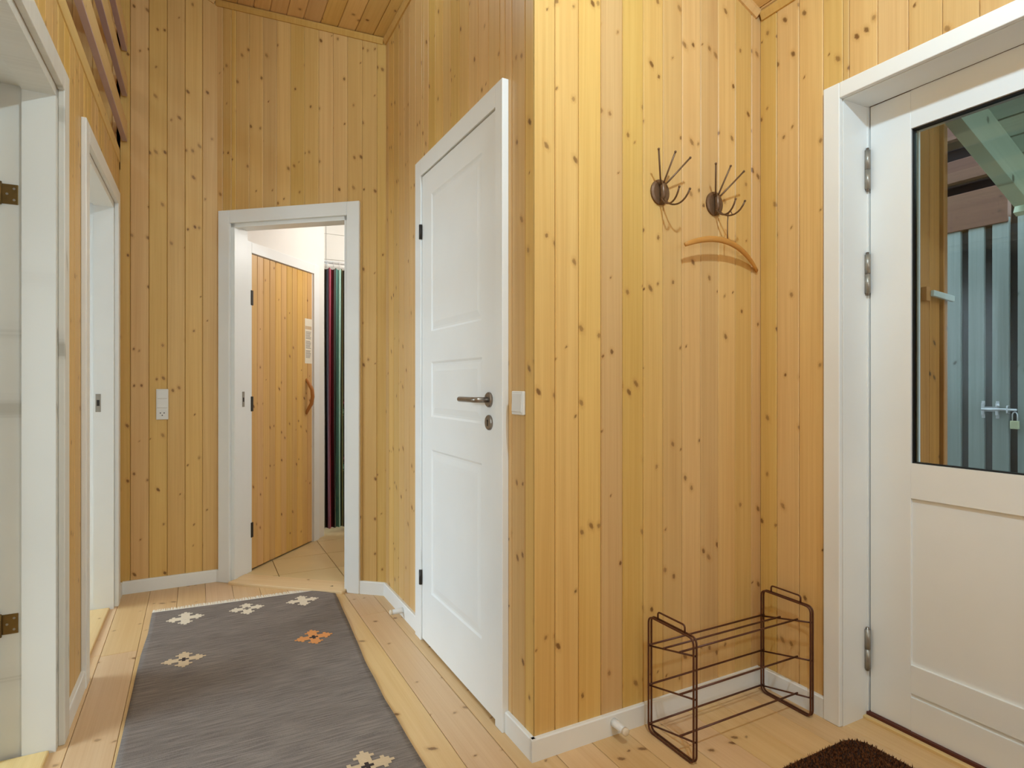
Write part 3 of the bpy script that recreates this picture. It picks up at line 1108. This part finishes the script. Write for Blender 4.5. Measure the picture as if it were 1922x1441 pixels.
# porch roof: boards along the house, rafter at its edge
F_P = T((XE, 0, zc(XE) + 0.06)) @ Matrix.Rotation(ang, 4, 'Y')
pr = obj('roof_porch', bxo(0.25, 1.42, -0.1, 1.26, 0.022, 0.05), 'dark_back', None, F_P)
struct(pr)
x = 0.25
while x < 1.38:
    obj('board', bxo(-0.052, 0.052, -0.1, 1.25, 0, 0.02, 0.003), 'roof_board', pr, T((x + 0.055, 0, 0)))
    x += 0.112
rf = obj('rafter', bxo(0.25, 1.40, 0.0, 0.058, -0.155, 0.0, 0.002), 'rafter', None, F_P @ T((0, 1.195, 0)))
tag(rf, 'pale green sloping roof rafter outside the entry door glass', 'rafter')
fz = bxo(0, 0.03, -0.1, 1.26, -0.17, 0.05)
struct(obj('trim_10', fz, 'rafter', None, F_P @ T((1.42, 0, 0))))
# shed bolt with padlock on the slats
by, bz = 1.478, 1.015
SF = T((SX - 0.012, by, bz)) @ Matrix.Rotation(R(-90), 4, 'Z')     # x to the right as seen from the door, y into the slats
bo = empty('sliding_bolt', SF)
tag(bo, 'galvanised sliding bolt on the slatted shed outside', 'bolt')
obj('plate', bxo(-0.062, 0.012, -0.003, 0.0, -0.012, 0.012, 0.0008), 'galv', bo)
for px in (-0.055, 0.005):
    for pz in (-0.035, 0.030):
        obj('lug', bxo(px - 0.007, px + 0.007, -0.004, 0.0, pz - 0.01, pz + 0.01, 0.001), 'galv', bo)
    obj('strap', bxo(px - 0.006, px + 0.006, -0.012, -0.002, -0.03, 0.03, 0.002), 'galv', bo)
obj('rod', tube(new(), [(-0.06, -0.010, 0), (0.085, -0.010, 0)], 0.006, 10), 'galv', bo, None, True)
obj('staple', tube(new(), rounded([(0.05, 0, 0.018), (0.05, -0.02, 0.018), (0.05, -0.02, -0.018), (0.05, 0, -0.018)], 0.006, 4, False), 0.003, 8), 'galv', bo, None, True)
obj('knob', sphere(new(), (0.018, -0.03, 0.02), 0.008), 'galv', bo, None, True)
pk = empty('padlock', SF @ T((0.078, -0.010, -0.040)))
tag(pk, 'small brass padlock hanging from the shed bolt', 'padlock')
obj('body', bxo(-0.017, 0.017, -0.009, 0.009, -0.052, -0.012, 0.003), 'lock', pk)
sh = [(-0.010, 0, -0.014), (-0.010, 0, 0.018), (-0.006, 0, 0.027), (0, 0, 0.030), (0.006, 0, 0.027), (0.010, 0, 0.018), (0.010, 0, -0.014)]
obj('shackle', tube(new(), sh, 0.003, 8), 'galv', pk, None, True)
# pale bar on the cladding beside the glass
ws = empty('pale_bar', T((2.505, 1.297, 1.49)))
tag(ws, 'pale flat bar on the porch cladding seen through the glass', 'lever')
obj('mount', bxo(-0.025, 0.005, -0.02, 0.0, -0.03, 0.025, 0.002), 'clad', ws)
obj('arm', bxo(0.0, 0.15, -0.034, -0.020, -0.012, 0.012, 0.003), 'lever', ws, Matrix.Rotation(R(5), 4, 'Y'))

# ------------------------------------------------------------------ switches
def switch_plate(name, mx, w, h, label, rockers, socket):
    root = obj(name, bxo(-w / 2, w / 2, -0.010, 0.0, -h / 2, h / 2, 0.003), 'plastic', None, mx)
    tag(root, label, 'switch')
    for (z0, z1) in rockers:
        bm = prism(new(), [(-0.010, z0), (-0.0135, z0 + 0.004), (-0.0115, z1 - 0.001), (-0.010, z1)], 'x', -w / 2 + 0.007, w / 2 - 0.007)
        obj('rocker', bm, 'plastic', root)
    if socket is not None:
        z = socket
        so = obj('socket', disc(new(), (0, -0.010, z), 0.020, 'y', 0.0, -0.002, 24), 'plastic', root)
        for px, pz in ((-0.009, 0.004), (0.009, 0.004), (0.0, -0.009)):
            obj('hole', disc(new(), (px, -0.012, z + pz), 0.0032, 'y', 0.0, -0.0008, 10), 'dark', so)
    return root


switch_plate('light_switch', F_K @ T((0.353 - 0.1665, FACE, 1.027)), 0.059, 0.170, 'tall white switch panel with socket on the back wall',
             [(0.030, 0.078), (-0.022, 0.026)], -0.052)
switch_plate('light_switch', F_W @ T((DD.y - 1.657, FACE, 1.080)), 0.075, 0.075, 'small square white light switch beside the white panelled door',
             [(-0.030, 0.030)], None)

# ------------------------------------------------------------------ door stops on the skirting
def door_stop(mx, label):
    r = empty('door_stop', mx)
    tag(r, label, 'door stop', 'white door stops on the skirting')
    obj('peg', tube(new(), [(0, 0.0, 0), (0, -0.012, 0), (0, -0.055, 0)], [0.014, 0.0125, 0.0115], 16), 'plastic', r, None, True)
    obj('buffer', tube(new(), [(0, -0.055, 0), (0, -0.064, 0), (0, -0.067, 0)], [0.0125, 0.0125, 0.008], 16), 'cream', r, None, True)


door_stop(F_H @ T((1.198 - XW, 0, 0.042)), 'white door stop peg on the skirting beside the shoe rack')
door_stop(F_W @ T((DD.y - 2.82, 0, 0.036)), 'white door stop peg on the skirting near the far corner')

# ------------------------------------------------------------------ coat hooks
def coat_hook(mx, label):
    r = empty('coat_hook', mx)
    tag(r, label, 'coat hook', 'bronze coat hooks')
    pl = obj('plate', disc(new(), (0, 0, 0), 0.040, 'y', 0.0, -0.010, 28, 0.043, 0.18), 'iron', r, None, False)
    obj('boss', tube(new(), [(0, -0.008, 0.030), (0, -0.018, 0.020), (0, -0.020, -0.015), (0, -0.008, -0.040)], [0.008, 0.010, 0.010, 0.006], 10), 'iron', r, None, True)
    obj('stud', sphere(new(), (-0.004, -0.014, 0.024), 0.006), 'steel', r, None, True)
    for tx, tz in ((-0.074, 0.108), (-0.002, 0.112), (0.064, 0.104)):
        pts = [(0.0, -0.012, 0.012), (tx * 0.3, -0.030, 0.012 + tz * 0.24), (tx, -0.080, tz)]
        pg = obj('peg', tube(new(), pts, 0.0030, 8), 'iron', r, None, True)
        obj('tip', sphere(new(), (tx, -0.080, tz), 0.0042, 10, 8), 'iron', pg, None, True)
    for s in (-1, 1):
        P = [Vector((s * 0.004, -0.014, -0.020)), Vector((s * 0.008, -0.030, -0.052)), Vector((s * 0.016, -0.090, -0.082)), Vector((s * 0.023, -0.120, -0.018))]
        pts = []
        for k in range(13):
            t = k / 12
            pts.append(P[0] * (1 - t) ** 3 + P[1] * 3 * t * (1 - t) ** 2 + P[2] * 3 * t * t * (1 - t) + P[3] * t ** 3)
        hk = obj('hook', tube(new(), pts, 0.0030, 8), 'iron', r, None, True)
        obj('tip', sphere(new(), P[3], 0.0042, 10, 8), 'iron', hk, None, True)
    return r


coat_hook(F_H @ T((1.403 - XW, FACE, 1.796)), 'bronze pronged coat hook farther from the entry door, nothing hanging on it')
coat_hook(F_H @ T((1.660 - XW, FACE, 1.793)), 'bronze pronged coat hook above the wooden hanger')

# ------------------------------------------------------------------ wooden hanger on the second hook
hg = empty('coat_hanger', T((1.668, 1.514, 1.647)))
tag(hg, 'curved wooden coat hanger hanging from the right coat hook', 'hanger')
hp, N = [], 28
Lp, Rp = Vector((-0.196, 0.004, -0.032)), Vector((0.212, 0.048, -0.079))
bm = new()
rings = []
for k in range(N + 1):
    t = k / N
    p = Lp.lerp(Rp, t)
    s = 2 * t - 1
    p.z += 0.054 * (1 - s * s) ** 1.0
    p.y -= 0.024 * (1 - s * s)
    tn = (Rp - Lp) + Vector((0, 0, 0.054 * -4 * s))
    tn.normalize()
    up = Vector((0, 0, 1)) - tn * tn.z
    up.normalize()
    si = tn.cross(up)
    e = 1.0 - 0.35 * abs(s) ** 4
    rings.append([bm.verts.new(p + si * math.cos(q * math.pi / 5) * 0.0055 * e + up * math.sin(q * math.pi / 5) * 0.011 * e) for q in range(10)])
for A, B in zip(rings, rings[1:]):
    for q in range(10):
        bm.faces.new((A[q], A[(q + 1) % 10], B[(q + 1) % 10], B[q]))
bm.faces.new(rings[0][::-1])
bm.faces.new(rings[-1])
bmesh.ops.recalc_face_normals(bm, faces=bm.faces)
obj('bow', bm, 'hanger', hg, None, True)
# wire hook: up from the bow, looped over the coat hook's prong
wp = [(0.004, 0.002, -0.004), (0.004, 0.002, 0.07), (0.008, 0.004, 0.086), (0.008, 0.004, 0.096), (0.008, -0.003, 0.105), (0.008, -0.011, 0.103), (0.008, -0.015, 0.093)]
obj('wire_hook', tube(new(), wp, 0.0019, 8), 'iron', hg, None, True)

# ------------------------------------------------------------------ shoe rack
RX0, RX1, RY0, RY1 = 1.318, 1.856, 1.315, 1.522
sr = empty('shoe_rack', T((RX0, RY0, 0)))
tag(sr, 'brown wire shoe rack with three tiers standing against the pine wall', 'shoe rack')
Dp, Wd, Hh = RY1 - RY0, RX1 - RX0, 0.382
RW = 0.0033
TILT = 0.046                     # the shelves rise towards the front
for side, xo in enumerate((0.0, Wd)):
    fr_ = empty('end_frame', T((xo, 0, 0)))
    fr_.parent = sr
    for k in (-1, 1):
        lp = rounded([(k * 0.006, RW, RW), (k * 0.006, Dp - RW, RW), (k * 0.006, Dp - RW, Hh - RW), (k * 0.006, RW, Hh - RW)], 0.022, 5)
        obj('wire_loop', tube(new(), lp, RW, 8, True), 'rack', fr_, None, True)
    hp = rounded([(0, Dp * 0.80, Hh - 0.004), (0, Dp * 0.80, Hh + 0.022), (0, Dp * 0.22, Hh + 0.022), (0, Dp * 0.22, Hh - 0.004)], 0.010, 4, False)
    obj('top_loop', tube(new(), hp, 0.0030, 8), 'rack', fr_, None, True)
    for z in (0.022, 0.150, 0.280):
        obj('cross_wire', tube(new(), [(0, RW, z + TILT), (0, Dp - RW, z)], 0.0030, 8), 'rack', fr_, None, True)
for z, ys in ((0.022, (0.97, 0.30)), (0.150, (0.97, 0.30)), (0.280, (0.97, 0.64, 0.30))):
    for q in ys:
        obj('shelf_wire', tube(new(), [(-0.006, Dp * q, z + 0.004 + TILT * (1 - q)), (Wd + 0.006, Dp * q, z + 0.004 + TILT * (1 - q))], 0.0032, 8), 'rack', sr, None, True)

# ------------------------------------------------------------------ rug
def rug_edge(y):
    def ip(tab):
        if y >= tab[0][0]:
            return tab[0][1]
        for (ya, xa), (yb, xb) in zip(tab, tab[1:]):
            if y >= yb:
                return xb + (xa - xb) * (y - yb) / (ya - yb)
        return tab[-1][1]
    return (ip(((3.43, -0.193), (3.16, -0.194), (2.93, -0.205), (2.3, -0.211), (1.0, -0.222))),
            ip(((3.43, 0.675), (3.2, 0.662), (2.73, 0.633), (2.44, 0.612), (2.11, 0.601), (1.0, 0.602))))


RN, RF = 1.12, 3.425


def rug_z(s, q):
    z = 0.0045 + 0.0018 * (1 + math.sin(q * 47 + s * 3)) * (0.3 + 0.7 * abs(math.sin(q * 11)))
    c = max(0, s - 0.86) / 0.14 * max(0, q - 0.965) / 0.035
    return z + 0.012 * c


def rug_p(s, q, dz=0.0):
    """s across 0..1 left to right, q along 0..1 near to far"""
    y = RN + (RF - RN) * q + (-0.047 * s + 0.024) * max(0.0, (q - 0.5) * 2)
    xl, xr = rug_edge(min(y, 3.43))
    return (xl + (xr - xl) * s, y, rug_z(s, q) + dz)


nx, ny = 40, 150
verts, faces = [], []
for j in range(ny + 1):
    for i in range(nx + 1):
        verts.append(rug_p(i / nx, j / ny))
for j in range(ny):
    for i in range(nx):
        a0 = j * (nx + 1) + i
        faces.append((a0, a0 + 1, a0 + nx + 2, a0 + nx + 1))
# edge skirt down to the floor
base = len(verts)
bd = [i for i in range(nx + 1)] + [j * (nx + 1) + nx for j in range(1, ny + 1)] + [ny * (nx + 1) + i for i in range(nx - 1, -1, -1)] + [j * (nx + 1) for j in range(ny - 1, 0, -1)]
for v in bd:
    verts.append((verts[v][0], verts[v][1], max(0.0006, verts[v][2] - 0.005)))
nb_ = len(bd)
for k in range(nb_):
    faces.append((bd[(k + 1) % nb_], bd[k], base + k, base + (k + 1) % nb_))
me = bpy.data.meshes.new('rug')
me.from_pydata(verts, [], faces)
rug = obj('rug', me, 'rug', None, None, True)
tag(rug, 'grey-brown woven runner rug with star motifs on the hall floor', 'rug')


def rug_sq(x, y):
    q = (y - RN) / (RF - RN)
    for _ in range(4):
        s_ = 0.5
        xl, xr = rug_edge(min(y, 3.43))
        s_ = (x - xl) / (xr - xl)
        q = (y - (-0.047 * s_ + 0.024) * max(0.0, (q - 0.5) * 2) - RN) / (RF - RN)
    return s_, q


def motif(cx, cyy, mat, centre, cell=0.0125):
    def make(test, m, dz, parent, name):
        bm = new()
        for iy in range(-7, 8):
            for ix in range(-7, 8):
                if not test(ix, iy):
                    continue
                vs = []
                for ox, oy in ((-0.5, -0.5), (0.5, -0.5), (0.5, 0.5), (-0.5, 0.5)):
                    s_, q_ = rug_sq(cx + (ix + ox) * cell, cyy + (iy + oy) * cell)
                    vs.append(bm.verts.new(rug_p(s_, q_, dz)))
                bm.faces.new(vs)
        bmesh.ops.remove_doubles(bm, verts=bm.verts, dist=1e-5)
        return obj(name, bm, m, parent)

    def star(ix, iy):
        for px, py in ((4, 0), (-4, 0), (0, 4), (0, -4)):
            if abs(ix - px) + abs(iy - py) <= 2:
                return True
        return abs(ix) + abs(iy) <= 3 and abs(ix) + abs(iy) > 1
    mo = make(star, mat, 0.0012, rug, 'motif')
    make(lambda i, j: abs(i) + abs(j) <= 1, centre, 0.0014, mo, 'motif_centre')


for x_, y_, m_, c_ in ((-0.046, 3.288, 'cream', 'cream'), (0.226, 3.283, 'cream', 'rug'), (0.492, 3.270, 'cream', 'cream'),
                       (0.466, 2.778, 'orange', 'umber'), (-0.045, 2.800, 'beige', 'umber'), (0.450, 1.765, 'beige', 'umber')):
    motif(x_, y_, m_, c_)
# pale fringe along the far end
bm = new()
for k in range(240):
    s0 = k / 240
    s1 = (k + 0.8) / 240
    p0, p1 = rug_p(s0, 1.0), rug_p(s1, 1.0)
    ln = 0.046 + random.uniform(-0.006, 0.006)
    dx = random.uniform(-0.004, 0.004)
    z0, z1 = p0[2] + 0.0004, 0.0015 + random.uniform(0, 0.0015)
    vs = [bm.verts.new(v) for v in ((p0[0], p0[1] - 0.008, z0 + 0.0008), (p1[0], p1[1] - 0.008, z0 + 0.0008), (p1[0] + dx, p1[1] + ln, z1), (p0[0] + dx, p0[1] + ln, z1))]
    bm.faces.new(vs)
fo = obj('fringe', bm, 'fringe', rug)
fo['kind'] = 'stuff'

# ------------------------------------------------------------------ doormat
mx0, mx1, my0, my1 = 1.40, 1.872, 0.42, 1.182
def rrect(x0, x1, y0, y1, r, seg=6):
    out = []
    for cx, cyy, a0 in ((x1 - r, y1 - r, 0), (x0 + r, y1 - r, 90), (x0 + r, y0 + r, 180), (x1 - r, y0 + r, 270)):
        for k in range(seg + 1):
            an = R(a0 + 90 * k / seg)
            out.append((cx + r * math.cos(an), cyy + r * math.sin(an)))
    return out


dm = obj('doormat', prism(new(), rrect(mx0, mx1, my0, my1, 0.06), 'z', 0.0, 0.006), 'mat_base')
tag(dm, 'dark brown bristly doormat with rounded corners inside the entry door', 'doormat')
bm = new()
cnt = 0
while cnt < 15000:
    x_, y_ = random.uniform(mx0, mx1), random.uniform(my0, my1)
    ddx, ddy = max(mx0 + 0.06 - x_, x_ - (mx1 - 0.06), 0), max(my0 + 0.06 - y_, y_ - (my1 - 0.06), 0)
    if math.hypot(ddx, ddy) > 0.058:
        continue
    r_ = 0.0024
    h_ = random.uniform(0.008, 0.013)
    an = random.uniform(0, 6.28)
    tx, ty = x_ + random.uniform(-0.005, 0.005), y_ + random.uniform(-0.005, 0.005)
    b3 = [bm.verts.new((x_ + r_ * math.cos(an + k * 2.094), y_ + r_ * math.sin(an + k * 2.094), 0.005)) for k in range(3)]
    tp = bm.verts.new((tx, ty, 0.005 + h_))
    for k in range(3):
        bm.faces.new((b3[k], b3[(k + 1) % 3], tp))
    cnt += 1
pile = obj('pile', bm, 'coir', dm)
pile['kind'] = 'stuff'

# ------------------------------------------------------------------ lamps (above the frame)
def globe_lamp(name, x, y, z, power, col, label, r=0.085, drop=0.05):
    root = empty(name, T((x, y, z)))
    tag(root, label, 'lamp')
    obj('canopy', disc(new(), (0, 0, 0), 0.06, 'z', -0.025, 0.045, 24), 'white', root)
    obj('stem', tube(new(), [(0, 0, -0.02), (0, 0, -drop - 0.01)], 0.008, 8), 'steel', root, None, True)
    gm = emit_mat(name + '_glow', col, 3.0)
    gm.cycles.emission_sampling = 'NONE'
    obj('globe', sphere(new(), (0, 0, -drop - r), r, 20, 12), gm, root, None, True)
    ld = bpy.data.lights.new(name + '_light', 'POINT')
    ld.energy, ld.color, ld.shadow_soft_size = power, col, r * 0.8
    lo = bpy.data.objects.new(name + '_light', ld)
    lo.location = (x, y, z - drop - 2.9 * r)
    C.objects.link(lo)
    return root


globe_lamp('ceiling_lamp', 0.80, 0.40, zc(0.80) - 0.02, LAMP_ENTRY, WARM, 'round globe ceiling lamp above the entry hall', 0.045, 0.30)
globe_lamp('hall_fill_lamp', 0.25, 2.35, zc(0.25) - 0.02, FILL_HALL, WARM, 'unseen globe lamp added to brighten the corridor')  # added fill above the frame, lifts the corridor
globe_lamp('bath_fill_lamp', 1.35, 4.0, 2.45, FILL_BATH, (1.0, 0.97, 0.92), 'unseen globe lamp added to light the tiled bathroom')  # added out of view to light the bathroom
